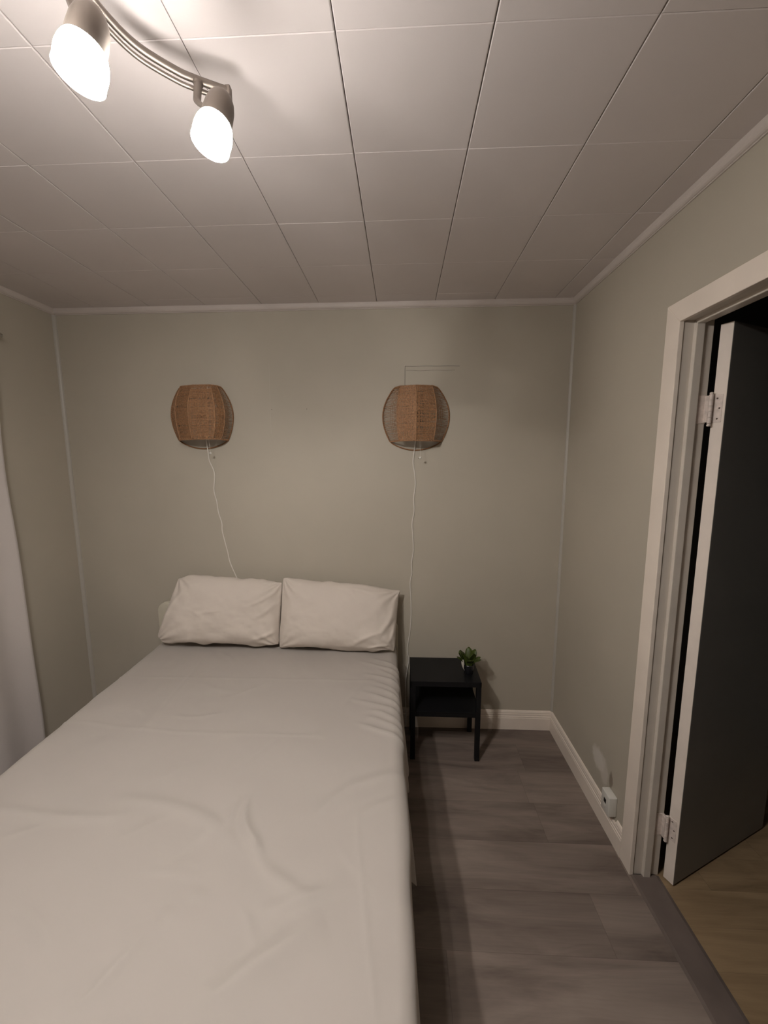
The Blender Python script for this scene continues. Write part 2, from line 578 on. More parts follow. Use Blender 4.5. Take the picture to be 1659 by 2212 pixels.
# far upright, near upright and head as mitred boards
def board(b_, quad, x0, x1):
    A = [b_.verts.new((x0, y_, z_)) for y_, z_ in quad]
    B = [b_.verts.new((x1, y_, z_)) for y_, z_ in quad]
    fs = [b_.faces.new(A), b_.faces.new(B[::-1])]
    for k in range(4):
        fs.append(b_.faces.new((A[k], B[k], B[(k+1) % 4], A[(k+1) % 4])))
    es = list({e for f in fs for e in f.edges})
    bmesh.ops.bevel(b_, geom=es, offset=0.0018, segments=2, profile=0.5, affect='EDGES')
for q in ([(DY1, 0.0), (DY1+CW, 0.0), (DY1+CW, DZ+CW), (DY1, DZ)],
          [(DY0-CW, 0.0), (DY0, 0.0), (DY0, DZ), (DY0-CW, DZ+CW)],
          [(DY0-CW, DZ+CW), (DY0, DZ), (DY1, DZ), (DY1+CW, DZ+CW)]):
    board(bm, q, XR-CT, XR+0.002)
bmesh.ops.recalc_face_normals(bm, faces=bm.faces[:])
struct('trim_7', bm, M_trim, 'flat painted casing around the doorway')
bm = bmesh.new()
box(bm, (XR-0.002, DY1+0.004, 0), (XR+WT, DY1+0.024, DZ+0.02), 0.002)
box(bm, (XR-0.002, DY0-0.024, 0), (XR+WT, DY0-0.004, DZ+0.02), 0.002)
box(bm, (XR-0.002, DY0-0.01, DZ+0.004), (XR+WT, DY1+0.01, DZ+0.024), 0.002)
# stops
box(bm, (0.931, DY1-0.009, 0), (0.958, DY1+0.006, DZ), 0.0025)
box(bm, (0.931, DY0-0.006, 0), (0.958, DY0+0.009, DZ), 0.0025)
box(bm, (0.931, DY0, DZ-0.009), (0.958, DY1, DZ+0.006), 0.0025)
struct('trim_8', bm, M_jamb, 'painted door jamb with raised stop')

# door leaf, swung out into the hallway
door = thing('door_1', 'open flush door swung out into the dark hallway', 'door')
door['kind'] = 'structure'
TH = math.radians(25)
e0 = Vector((1.006, 1.337, 0))
dd = Vector((math.cos(TH), math.sin(TH), 0))
dn = Vector((dd.y, -dd.x, 0))
LT, LWID = 0.036, 0.605
def leafpt(a, b_, z):
    return e0 + dd*a + dn*b_ + Vector((0, 0, z))
def leafbox(b_, a0, a1, b0, b1, z0, z1, bev=0.0):
    vs_ = box(b_, (0, 0, 0), (1, 1, 1))
    for v in vs_:
        v.co = leafpt(a0+(a1-a0)*v.co.x, b0+(b1-b0)*v.co.y, z0+(z1-z0)*v.co.z)
    bmesh.ops.recalc_face_normals(b_, faces=b_.faces[:])
    if bev:
        es = {e for v in vs_ for e in v.link_edges}
        bmesh.ops.bevel(b_, geom=list(es), offset=bev, segments=2, profile=0.5, affect='EDGES')
    bmesh.ops.recalc_face_normals(b_, faces=b_.faces[:])
bm = bmesh.new()
leafbox(bm, 0.001, LWID, 0, LT, 0.008, 2.012, 0.0015)
obj('panel', bm, M_door, door)
bm = bmesh.new()
leafbox(bm, -0.0005, 0.0012, 0.0008, LT-0.0006, 0.009, 2.011)
e_ = obj('hinge_edge', bm, M_dooredge, door)
e_['label'] = 'pale painted edge of the door'
bm = bmesh.new()
for s_, b0 in ((1, LT), (-1, 0.0)):
    base = leafpt(LWID-0.06, b0, 1.0)
    lathe(bm, [(0, 0.026), (0.006, 0.025), (0.008, 0.011), (0.030, 0.011), (0.036, 0.022), (0.050, 0.027), (0.062, 0.022), (0.066, 0.008)], base, dn*s_, seg=24, close_start=True, close_end=True)
k_ = obj('door_knob', bm, M_nickel, door, smooth=True, angle=40)
for z0 in (1.705, 0.178):
    bm = bmesh.new()
    h_ = 0.092
    px, py = 0.9935, 1.3285
    # barrel : five knuckles and end caps
    for k in range(5):
        za = z0 + k*h_/5
        lathe(bm, [(0, 0.0048), (0.0006, 0.0058), (h_/5-0.0012, 0.0058), (h_/5-0.0004, 0.0048)], (px, py, za), (0, 0, 1), seg=14, close_start=True, close_end=True)
    lathe(bm, [(0, 0.0042), (0.004, 0.0055), (0.0065, 0.0030)], (px, py, z0+h_), (0, 0, 1), seg=14, close_start=True, close_end=True)
    lathe(bm, [(0, 0.0042), (0.006, 0.0062), (0.009, 0.0040)], (px, py, z0-0.0005), (0, 0, -1), seg=14, close_start=True, close_end=True)
    # plate let into the door edge and plate on the jamb
    leafbox(bm, -0.0022, 0.0005, -0.004, 0.028, z0+0.002, z0+h_-0.002, 0.0006)
    box(bm, (0.9605, DY1-0.0005+0.002, z0+0.001), (0.9935, DY1+0.005, z0+h_-0.001), 0.0006)
    vs_ = box(bm, (0.986, py-0.001, z0+0.004), (0.996, DY1+0.004, z0+h_-0.004))
    hg = obj('hinge', bm, M_hinge, door)
    hg['label'] = 'paint-covered butt hinge'
    bm = bmesh.new()
    for zz, aa in ((z0+0.014, 0.020), (z0+0.047, 0.024), (z0+h_-0.014, 0.016)):
        lathe(bm, [(0, 0.0030), (0.0005, 0.0022)], leafpt(-0.0023, aa-0.003, zz), -dd, seg=8, close_start=True, close_end=True)
    obj('screw', bm, M_screw, hg)

# ------------------------------------------------------------------ bed
bed = thing('bed', 'bed with cream headboard hidden behind the two white pillows', 'bed')
AX = math.atan(0.042)
def bedpt(s, t, z):
    """s across (0 = centre line, + to the right), t = distance from the head"""
    x = -0.712 + s*math.cos(AX) + t*math.sin(AX)
    y = 2.105 + s*math.sin(AX) - t*math.cos(AX)
    return (x, y, z)
def bedbox(b_, s0, s1, t0, t1, z0, z1, bev):
    vs_ = box(b_, (0, 0, 0), (1, 1, 1))
    for v in vs_:
        v.co = Vector(bedpt(s0+(s1-s0)*v.co.x, t0+(t1-t0)*v.co.y, z0+(z1-z0)*v.co.z))
    bmesh.ops.recalc_face_normals(b_, faces=b_.faces[:])
    es = {e for v in vs_ for e in v.link_edges}
    bmesh.ops.bevel(b_, geom=list(es), offset=bev, segments=3, profile=0.5, affect='EDGES')
    bmesh.ops.recalc_face_normals(b_, faces=b_.faces[:])
# headboard with rounded top corners, flat against the wall
bm = bmesh.new()
hx0, hx1, hz0, hz1, rr = -1.425, -0.016, 0.10, 0.772, 0.055
ol = [(hx0, hz0), (hx1, hz0)]
for k in range(9):
    a = math.pi/2*k/8
    ol.append((hx1-rr+rr*math.cos(a), hz1-0.09-rr+rr*math.sin(a)))
for k in range(9):
    a = math.pi/2 + math.pi/2*k/8
    ol.append((hx0+rr+rr*math.cos(a), hz1-rr+rr*math.sin(a)))
A = [bm.verts.new((x, 2.122, z)) for x, z in ol]
B = [bm.verts.new((x, 2.150, z)) for x, z in ol]
fa = bm.faces.new(A)
fb = bm.faces.new(B[::-1])
n = len(ol)
for k in range(n):
    bm.faces.new((A[k], B[k], B[(k+1) % n], A[(k+1) % n]))
bmesh.ops.recalc_face_normals(bm, faces=bm.faces[:])
bmesh.ops.bevel(bm, geom=[e for e in bm.edges if len([v for v in e.verts if abs(v.co.y-2.122) < 1e-4]) == 2], offset=0.005, segments=2, profile=0.5, affect='EDGES')
obj('headboard', bm, M_head, bed, smooth=True, angle=35)
for sgn in (-1, 1):
    bm = bmesh.new()
    bedbox(bm, sgn*0.655-0.012, sgn*0.655+0.012, 0.0, 1.94, 0.12, 0.27, 0.003)
    obj('side_rail', bm, M_head, bed)
bm = bmesh.new()
bedbox(bm, -0.66, 0.66, 1.92, 1.945, 0.12, 0.27, 0.003)
obj('foot_rail', bm, M_head, bed)
for s_, t_ in ((-0.62, 0.08), (0.62, 0.08), (-0.62, 1.88), (0.62, 1.88)):
    bm = bmesh.new()
    bedbox(bm, s_-0.025, s_+0.025, t_-0.025, t_+0.025, 0.0, 0.20, 0.003)
    obj('leg', bm, M_head, bed)
bm = bmesh.new()
bedbox(bm, -0.642, 0.642, 0.005, 1.915, 0.20, 0.275, 0.003)
obj('slat_base', bm, M_head, bed)
bm = bmesh.new()
bedbox(bm, -0.668, 0.668, 0.01, 1.95, 0.276, 0.536, 0.035)
obj('mattress', bm, M_matt, bed, smooth=True, angle=50)

# sheet : draped surface with wrinkles
ZT = 0.552
HW = 0.690
ns_top, nt_ = 190, 250
Lr, Ll = 0.36, 0.33
# cross section parameter q (arc length from left hem to right hem)
R0 = 0.045
arc = R0*math.pi/2
top_w = 2*(HW-R0)
total = Ll + arc + top_w + arc + Lr
q = np.concatenate([np.linspace(0, Ll, 26)[:-1], Ll+np.linspace(0, arc, 9)[:-1], Ll+arc+np.linspace(0, top_w, ns_top)[:-1], Ll+arc+top_w+np.linspace(0, arc, 12)[:-1], Ll+2*arc+top_w+np.linspace(0, Lr, 30)])
t = np.linspace(0.0, 1.985, nt_)
Q, T = np.meshgrid(q, t)
S = np.zeros_like(Q); Z = np.zeros_like(Q); NS = np.zeros_like(Q); NZ = np.zeros_like(Q)
a0, a1, a2, a3 = Ll, Ll+arc, Ll+arc+top_w, Ll+2*arc+top_w
m_ = Q < a0
S[m_] = -HW; Z[m_] = ZT-R0-(a0-Q[m_]); NS[m_] = -1
m_ = (Q >= a0) & (Q < a1)
th = (Q[m_]-a0)/R0
S[m_] = -HW+R0-R0*np.cos(th); Z[m_] = ZT-R0+R0*np.sin(th); NS[m_] = -np.cos(th); NZ[m_] = np.sin(th)
m_ = (Q >= a1) & (Q < a2)
S[m_] = -HW+R0+(Q[m_]-a1); Z[m_] = ZT; NZ[m_] = 1
m_ = (Q >= a2) & (Q < a3)
th = (Q[m_]-a2)/R0
S[m_] = HW-R0+R0*np.sin(th); Z[m_] = ZT-R0+R0*np.cos(th); NS[m_] = np.sin(th); NZ[m_] = np.cos(th)
m_ = Q >= a3
Sd = Q-a3
S[m_] = HW; NS[m_] = 1
Z[m_] = ZT-R0-Sd[m_]
# world xy of the flat surface, used to lay the folds
X0 = -0.712 + S*math.cos(AX) + T*math.sin(AX)
Y0 = 2.105 + S*math.sin(AX) - T*math.cos(AX)
H = 0.0045*fbm(X0*4.0, Y0*4.0, 3, 3) + 0.0012*fbm(X0*14, Y0*14, 9, 2)
def ridge(pts, amp, wid, side=0.0, taper=True):
    """soft fold along a polyline; side adds a step across the line"""
    global H
    P = spline([(a, b, 0) for a, b in pts], 10)
    best = np.full(X0.shape, 1e9); sgn = np.zeros(X0.shape); par = np.zeros(X0.shape)
    n_ = len(P)-1
    for i in range(n_):
        ax_, ay_, bx_, by_ = P[i].x, P[i].y, P[i+1].x, P[i+1].y
        dx, dy = bx_-ax_, by_-ay_
        l2 = dx*dx+dy*dy+1e-12
        u = np.clip(((X0-ax_)*dx+(Y0-ay_)*dy)/l2, 0, 1)
        ex, ey = X0-(ax_+u*dx), Y0-(ay_+u*dy)
        d2 = ex*ex+ey*ey
        b_ = d2 < best
        best = np.where(b_, d2, best)
        sgn = np.where(b_, np.sign(dx*ey-dy*ex), sgn)
        par = np.where(b_, (i+u)/n_, par)
    d = np.sqrt(best)
    fade = np.sin(np.pi*np.clip(par, 0.02, 0.98))**0.7 if taper else 1.0
    prof = np.exp(-(d/wid)**2)
    amp, side = amp*1.25, side*1.6
    H = H + amp*prof*fade + side*fade*sgn*(d/wid)*np.exp(-(d/wid)**1.2)
ridge([(-0.47, 1.05), (-0.462, 1.00), (-0.44, 0.955), (-0.40, 0.915), (-0.364, 0.872)], 0.010, 0.013, side=0.006)
ridge([(-0.50, 1.06), (-0.50, 1.00), (-0.48, 0.95)], 0.006, 0.014, side=0.003)
ridge([(-0.90, 1.035), (-0.76, 1.03), (-0.64, 1.002), (-0.54, 0.965), (-0.487, 0.93), (-0.40, 0.88)], 0.0065, 0.020, side=0.003)
ridge([(-0.364, 0.872), (-0.32, 0.84), (-0.26, 0.81), (-0.20, 0.79)], 0.006, 0.018, side=-0.003)
ridge([(-0.40, 0.59), (-0.359, 0.621), (-0.306, 0.661), (-0.216, 0.724), (-0.17, 0.76)], 0.010, 0.026, side=-0.007)
ridge([(-0.33, 0.76), (-0.279, 0.773), (-0.205, 0.803), (-0.15, 0.85)], 0.004, 0.014, side=-0.002)
ridge([(-0.64, 0.57), (-0.604, 0.603), (-0.578, 0.662), (-0.55, 0.71)], 0.005, 0.012, side=0.003)
ridge([(-1.26, 1.0), (-1.201, 0.988), (-1.049, 0.968), (-0.888, 0.968), (-0.80, 0.985)], 0.005, 0.016, side=0.003)
ridge([(-0.909, 0.737), (-0.86, 0.73), (-0.80, 0.70), (-0.74, 0.66)], 0.004, 0.014, side=0.002)
ridge([(-0.56, 0.75), (-0.535, 0.738), (-0.52, 0.725)], 0.005, 0.010, side=0.002)
ridge([(-0.52, 0.79), (-0.49, 0.785), (-0.46, 0.775)], 0.004, 0.010, side=0.002)
ridge([(0.03, 1.19), (-0.05, 1.165), (-0.156, 1.122), (-0.243, 1.034), (-0.31, 0.97)], 0.0045, 0.018, side=0.0025)
ridge([(0.03, 1.08), (-0.03, 1.065), (-0.10, 1.03), (-0.2, 0.955)], 0.0035, 0.016, side=0.002)
# pressing creases
ridge([(-1.38, 1.385), (-1.252, 1.378), (-0.982, 1.348), (-0.65, 1.341), (-0.30, 1.345)], 0.0016, 0.006, taper=False)
ridge([(-1.40, 1.72), (-0.9, 1.712), (-0.387, 1.715), (-0.08, 1.72)], 0.0013, 0.006, taper=False)
ridge([(-0.125, 1.02), (-0.118, 0.951), (-0.08, 0.76), (-0.043, 0.592), (-0.02, 0.45)], 0.0016, 0.006)
ridge([(-1.05, 1.95), (-1.02, 1.6), (-1.0, 1.3)], 0.0010, 0.007)
rs = random.Random(11)
for k in range(26):     # small scattered creases
    cx_, cy_ = rs.uniform(-1.3, -0.1), rs.uniform(0.2, 1.9)
    an = rs.uniform(-0.9, 0.9) + (math.pi/2 if rs.random() < 0.35 else 0)
    ln = rs.uniform(0.04, 0.13)
    ridge([(cx_-math.cos(an)*ln, cy_-math.sin(an)*ln), (cx_, cy_+rs.uniform(-0.02, 0.02)), (cx_+math.cos(an)*ln, cy_+math.sin(an)*ln)], rs.uniform(0.001, 0.0028), rs.uniform(0.008, 0.016), side=rs.uniform(-0.001, 0.001))
# gathered tucks along the right edge near the head
for k in range(11):
    yk = 1.88 - 0.052*k + rs.uniform(-0.01, 0.01)
    ln = rs.uniform(0.10, 0.20)
    ridge([(0.035, yk-0.05), (-0.02, yk-0.01), (-0.02-ln*0.55, yk+0.03), (-0.02-ln, yk+0.05+rs.uniform(-0.01, 0.02))], rs.uniform(0.003, 0.006), 0.0095, side=0.003)
# wavy drops
side = np.clip((Q-a3)/Lr, 0, 1)
sidel = np.clip((a0-Q)/Ll, 0, 1)
def hem_step(y):
    """extra flare and length of the right drop, with two loose corners"""
    f = np.zeros_like(y); l = np.zeros_like(y)
    a = np.clip((2.12-y)/0.35, 0, 1)*(1/(1+np.exp(-(y-1.517)/0.004)))
    f += 0.036*a; l += 0.10*a
    u = np.clip((1.53-y)/0.42, 0, 1)*(1/(1+np.exp(-(y-1.105)/0.004)))*(y < 1.52)
    f += 0.026*u + 0.004*(u > 0); l += 0.05*u
    v = np.clip((1.11-y)/0.5, 0, 1)*(y < 1.10)
    f += 0.006*v; l += 0.05*v
    return f, l
F, Lx = hem_step(Y0)
wav = 0.004*np.sin(Y0*31+0.8*np.sin(Y0*9)) + 0.003*np.sin(Y0*57+1.0)
S = S + side**0.8*(F+0.002) + side*wav
Z = Z - side*(Lx-0.09)
S = S - sidel*(0.008+0.006*np.sin(Y0*23))
H = H*np.where((Q > a3) | (Q < a0), 0.4, 1.0)
S = S + NS*H; Z = Z + NZ*H
# sag at the foot and soft rounding at the two ends
endr = np.clip((T-1.94)/0.045, 0, 1)
Z = Z - 0.03*endr**2
X1 = -0.712 + S*math.cos(AX) + T*math.sin(AX)
Y1 = 2.105 + S*math.sin(AX) - T*math.cos(AX)
bm = bmesh.new()
V = grid_bm(bm, X1, Y1, Z, flip=True)
# foot drop
last = V[-1]
prev = last
for k in range(1, 13):
    ring = []
    for i, v in enumerate(last):
        zt_ = v.co.z - 0.33*k/12 if v.co.z > 0.45 else v.co.z - 0.0*k
        zt_ = max(zt_, min(v.co.z, 0.19))
        ring.append(bm.verts.new((v.co.x + 0.0005*k, v.co.y - 0.0012*k - (0.01 if k > 0 else 0), zt_)))
    for i in range(len(last)-1):
        bm.faces.new((prev[i], ring[i], ring[i+1], prev[i+1]))
    prev = ring
bmesh.ops.recalc_face_normals(bm, faces=bm.faces[:])
sheet = obj('bed_sheet', bm, M_sheet, smooth=True)
tag(sheet, 'wrinkled off-white flat sheet spread over the bed and hanging down its sides', 'bed sheet')
sm = sheet.modifiers.new('thick', 'SOLIDIFY')
sm.thickness = 0.0012
sm.offset = -1

# ------------------------------------------------------------------ pillows
def pillow(corners, T, seed, folds, ears):
    """corners BL, BR, TR, TL ; thickness T ; folds = list of (u0,v0,u1,v1,amp,width)"""
    BL, BR, TR, TL = [np.array(c, float) for c in corners]
    nu, nv = 120, 76
    u = np.sin(np.linspace(-1, 1, nu)*math.pi/2)*0.35 + np.linspace(-1, 1, nu)*0.65
    v = np.sin(np.linspace(-1, 1, nv)*math.pi/2)*0.35 + np.linspace(-1, 1, nv)*0.65
    U, Vv = np.meshgrid(u, v)
    # pinch the edges between the corners
    cr_ = (np.abs(U)**6)*(np.abs(Vv)**6)
    px_ = U*(1-0.018*(1-Vv**2)-0.030*cr_)
    py_ = Vv*(1-0.030*(1-U**2)*(Vv < 0) + 0.020*(1-U**2)*(Vv > 0)-0.045*cr_)
    a, b = (px_+1)/2, (py_+1)/2
    P = (1-a)[..., None]*(1-b)[..., None]*BL + a[..., None]*(1-b)[..., None]*BR + a[..., None]*b[..., None]*TR + (1-a)[..., None]*b[..., None]*TL
    e1 = (BR+TR-BL-TL); e1 /= np.linalg.norm(e1)
    e2 = (TL+TR-BL-BR); e2 /= np.linalg.norm(e2)
    nrm = np.cross(e1, e2)
    nrm /= np.linalg.norm(nrm)     # towards the camera (-y)
    th = np.clip((1-np.abs(U)**5.0)*(1-np.abs(Vv)**3.6), 0, 1)**0.62
    th = th*(1 + 0.10*(-Vv))        # filling slumps downwards
    wr = 0.0060*fbm(U*2.3+seed, Vv*1.7+seed*2, seed, 3) + 0.0018*fbm(U*7, Vv*5, seed+5, 3)
    # radial creases at the corners
    for cu, cv in ((-1, -1), (1, -1), (1, 1), (-1, 1)):
        du, dv = U-cu, (Vv-cv)*0.65
        rad = np.sqrt(du*du+dv*dv)
        ang = np.arctan2(dv, du)
        wr += 0.0040*np.sin(ang*13+seed+cu)*np.exp(-(rad/0.55)**2)*np.clip(rad/0.15, 0, 1)
    for (u0, v0, u1, v1, amp, wd) in folds:
        dx, dy = u1-u0, v1-v0
        l2 = dx*dx+dy*dy
        k = np.clip(((U-u0)*dx+(Vv-v0)*dy)/l2, 0, 1)
        bend = 0.05*np.sin(k*math.pi)
        d = np.sqrt((U-u0-k*dx+bend*dy)**2+((Vv-v0-k*dy)-bend*dx)**2)
        wr += 1.5*amp*np.exp(-(d/wd)**2)*np.sin(np.pi*np.clip(k, 0.05, 0.95))
    edge = np.clip(1-np.maximum(np.abs(U), np.abs(Vv)), 0, 1)
    wr = wr*np.clip(edge/0.04, 0, 1)
    bm_ = bmesh.new()
    ed = 0.005*fbm(U*5+seed, Vv*5, seed+3, 2)*np.where(Vv < 0, 1.6, 0.8)   # uneven seam line
    rim = np.exp(-(edge/0.05)**2)
    F_ = P + nrm*(T*0.5*th+wr)[..., None] + e2*(ed*rim)[..., None]
    B_ = P - nrm*(T*0.42*th)[..., None] + e2*(ed*rim)[..., None]
    for (cu, cv, off, wd) in ears:
        g = np.exp(-(((U-cu)/wd)**2+((Vv-cv)/(wd*1.3))**2))[..., None]
        F_ = F_ + g*np.array(off); B_ = B_ + g*np.array(off)
    VF = grid_bm(bm_, F_[..., 0], F_[..., 1], F_[..., 2])
    VB = grid_bm(bm_, B_[..., 0], B_[..., 1], B_[..., 2], flip=True)
    bmesh.ops.remove_doubles(bm_, verts=bm_.verts[:], dist=0.0004)
    bmesh.ops.recalc_face_normals(bm_, faces=bm_.faces[:])
    return obj('pillow', bm_, M_case, smooth=True)
ZS = 0.562
p1 = pillow([(-1.380, 2.005, ZS+0.018), (-0.667, 2.005, ZS+0.006), (-0.664, 2.098, 0.912), (-1.262, 2.098, 0.950)], 0.150, 2,
            [(-0.95, -0.7, -0.75, 0.6, 0.006, 0.05), (0.95, 0.75, 0.45, 0.2, 0.006, 0.04), (0.95, 0.4, 0.55, -0.2, 0.005, 0.05), (0.98, -0.45, 0.6, -0.8, 0.007, 0.05), (-0.4, -0.1, 0.1, 0.1, 0.003, 0.05), (-0.6, 0.1, -0.2, -0.25, 0.002, 0.04)],
            [(-1, 1, (-0.012, 0.0, -0.018), 0.12), (-1, -1, (0.012, -0.005, 0.014), 0.12)])
tag(p1, 'plump off-white pillow leaning on the headboard, left of the pair', 'pillow', 'pillows at the head of the bed')
p2 = pillow([(-0.675, 1.995, ZS+0.004), (-0.028, 1.985, ZS-0.002), (-0.006, 2.098, 0.862), (-0.670, 2.098, 0.938)], 0.150, 5,
            [(0.95, 0.5, 0.7, -0.5, 0.008, 0.05), (0.98, 0.1, 0.85, -0.8, 0.007, 0.04), (-0.95, 0.9, -0.75, 0.6, 0.005, 0.05), (0.3, -0.8, 0.8, -0.3, 0.005, 0.05), (0.1, 0.9, 0.3, 0.6, 0.004, 0.04), (0.5, -0.9, 0.95, -0.75, 0.007, 0.04), (0.2, 0.85, 0.6, 0.75, 0.004, 0.035)],
            [(1, 1, (0.012, 0.0, 0.004), 0.10), (0.45, 1, (0, 0, 0.016), 0.5), (-1, 1, (0.0, 0, 0.008), 0.12)])
tag(p2, 'off-white pillow with drooping pointed corner beside the nightstand, right of the pair', 'pillow', 'pillows at the head of the bed')

# ------------------------------------------------------------------ curtain
bm = bmesh.new()
yy_ = np.linspace(1.752, 0.35, 150)
zz_ = np.linspace(2.155, 0.05, 60)
YY, ZZ = np.meshgrid(yy_, zz_)
XX = XL + 0.062 + 0.016*np.sin((YY-1.75)*24 + 0.5*np.sin(ZZ*2)) + 0.004*fbm(YY*3, ZZ*2, 4, 2)
YY2 = YY + (0.008*np.sin(ZZ*3.1+0.5)+0.004*np.sin(ZZ*7.0))*np.exp(-((1.752-YY)/0.3)**2)
grid_bm(bm, XX, YY2, ZZ)
cur = obj('curtain', bm, M_curtain, smooth=True)
sm = cur.modifiers.new('thick', 'SOLIDIFY')
sm.thickness = 0.002
tag(cur, 'plain off-white curtain hanging down the left wall beside the bed', 'curtain')
rod = thing('curtain_rod', 'metal curtain rod on the left wall above the curtain', 'curtain rod')
bm = bmesh.new()
tube(bm, [(XL+0.062, 1.80, 2.165), (XL+0.062, 0.25, 2.165)], 0.009, 16)
obj('pole', bm, M_rod, rod, smooth=True, angle=40)
for yb in (1.77, 0.30):
    bm = bmesh.new()
    tube(bm, [(XL, yb, 2.165), (XL+0.062, yb, 2.165)], 0.006, 10)
    lathe(bm, [(0, 0.018), (0.004, 0.018)], (XL, yb, 2.165), (1, 0, 0), seg=16, close_start=True, close_end=True)
    obj('bracket', bm, M_rod, rod)

# ------------------------------------------------------------------ nightstand
ns = thing('nightstand', 'small black side table with a lower shelf standing right of the bed', 'nightstand', loc=(0.236, 2.019, 0))
nw, nd, nh = 0.366, 0.250, 0.45
bm = bmesh.new()
box(bm, (-nw/2, -nd/2, nh-0.004), (nw/2, nd/2, nh), 0.0012)
for lo, hi in (((-nw/2, -nd/2, nh-0.028), (nw/2, -nd/2+0.004, nh-0.003)), ((-nw/2, nd/2-0.004, nh-0.028), (nw/2, nd/2, nh-0.003)),
               ((-nw/2, -nd/2, nh-0.028), (-nw/2+0.004, nd/2, nh-0.003)), ((nw/2-0.004, -nd/2, nh-0.028), (nw/2, nd/2, nh-0.003))):
    box(bm, lo, hi)
obj('tabletop', bm, M_black, ns)
bm = bmesh.new()
box(bm, (-nw/2+0.002, -nd/2+0.002, 0.272), (nw/2-0.002, nd/2-0.002, 0.277), 0.001)
for lo, hi in (((-nw/2+0.002, -nd/2+0.002, 0.250), (nw/2-0.002, -nd/2+0.006, 0.274)), ((-nw/2+0.002, nd/2-0.006, 0.250), (nw/2-0.002, nd/2-0.002, 0.274)),
               ((-nw/2+0.002, -nd/2+0.002, 0.250), (-nw/2+0.006, nd/2-0.002, 0.274)), ((nw/2-0.006, -nd/2+0.002, 0.250), (nw/2-0.002, nd/2-0.002, 0.274))):
    box(bm, lo, hi)
obj('shelf', bm, M_black, ns)
for sx in (-1, 1):
    for sy2 in (-1, 1):
        bm = bmesh.new()
        x0 = sx*(nw/2-0.0125); y0 = sy2*(nd/2-0.0125)
        box(bm, (x0-0.0123, y0-0.0123, 0), (x0+0.0123, y0+0.0123, nh-0.004), 0.0015)
        obj('leg', bm, M_black, ns)

# plant
pl = thing('potted_plant', 'tiny dark pot with short green leaves and one white leaf on the black nightstand', 'potted plant', loc=(0.366, 1.985, 0.45))
bm = bmesh.new()
lathe(bm, [(0, 0.0), (0.0, 0.022), (0.003, 0.024), (0.030, 0.027), (0.052, 0.029), (0.054, 0.0275), (0.046, 0.025), (0.044, 0.0)], (0, 0, 0), (0, 0, 1), seg=28)
bmesh.ops.remove_doubles(bm, verts=bm.verts[:], dist=1e-5)
obj('pot', bm, M_pot, pl, smooth=True, angle=40)
def leaf(b_, base, az, lean, L_, W_, curl=0.3, nseg=9):
    """upright spoon-shaped leaf with real thickness"""
    ca, sa = math.cos(az), math.sin(az)
    out = Vector((ca, sa, 0)); side_ = Vector((-sa, ca, 0))
    p = Vector(base); ang = lean
    step = L_/nseg
    Lp = []
    for k in range(nseg+1):
        f = k/nseg
        wdt = W_*(0.30+0.70*min(1, f/0.6)**1.2)*math.sqrt(max(0.02, 1-max(0, (f-0.62)/0.38)**2.2))
        nrm_ = out*math.cos(ang) - Vector((0, 0, 1))*math.sin(ang)
        Lp.append([p + side_*wdt*c_ - nrm_*(0.22*W_*(c_*c_)*-1) for c_ in (-1, -0.5, 0, 0.5, 1)])
        p = p + (out*math.sin(ang) + Vector((0, 0, 1))*math.cos(ang))*step
        ang += curl/nseg
    front = [[b_.verts.new(q_) for q_ in r] for r in Lp]
    back = [[b_.verts.new(q_ + out*0.0012) for q_ in r] for r in Lp]
    for r0, r1 in zip(front, front[1:]):
        for k in range(4):
            b_.faces.new((r0[k], r0[k+1], r1[k+1], r1[k]))
    for r0, r1 in zip(back, back[1:]):
        for k in range(4):
            b_.faces.new((r1[k], r1[k+1], r0[k+1], r0[k]))
    for r in (0, -1):
        for k in range(4):
            b_.faces.new((front[r][k], back[r][k], back[r][k+1], front[r][k+1]))
    for k in (0, -1):
        for a_ in range(nseg):
            b_.faces.new((front[a_][k], front[a_+1][k], back[a_+1][k], back[a_][k]))
rl = random.Random(5)
for k in range(11):
    bm = bmesh.new()
    az = k*2.4+0.5
    ring = 0.35 if k < 5 else 0.62
    leaf(bm, (0.012*math.cos(az), 0.012*math.sin(az), 0.035), az, 0.02+0.10*(k >= 5)+rl.uniform(-0.05, 0.08), 0.096-0.008*(k >= 5)+rl.uniform(-0.006, 0.004), 0.021+rl.uniform(-0.002, 0.003), curl=1.15 if k >= 5 else 0.55)
    obj('leaf', bm, M_leaf, pl, smooth=True)
bm = bmesh.new()
leaf(bm, (-0.024, -0.018, 0.028), math.radians(205), 0.45, 0.060, 0.0135, curl=-0.75)
lw = obj('leaf', bm, M_petal, pl, smooth=True)
lw['label'] = 'single white leaf'

# ------------------------------------------------------------------ data socket on the right wall
ds = thing('data_socket', 'small white surface-mounted data socket above the right baseboard near the door', 'wall socket', loc=(XR, 1.503, 0.118))
bm = bmesh.new()
box(bm, (-0.034, -0.030, -0.002), (0.0, 0.030, 0.086), 0.0035, 3)
obj('housing', bm, M_white, ds, smooth=True, angle=40)
bm = bmesh.new()
box(bm, (-0.0350, -0.008, 0.040), (-0.0335, 0.008, 0.058))
obj('port', bm, M_portdark, ds)
bm = bmesh.new()
box(bm, (-0.0352, -0.006, 0.020), (-0.0338, 0.006, 0.030), 0.0005)
obj('label_plate', bm, M_white, ds)

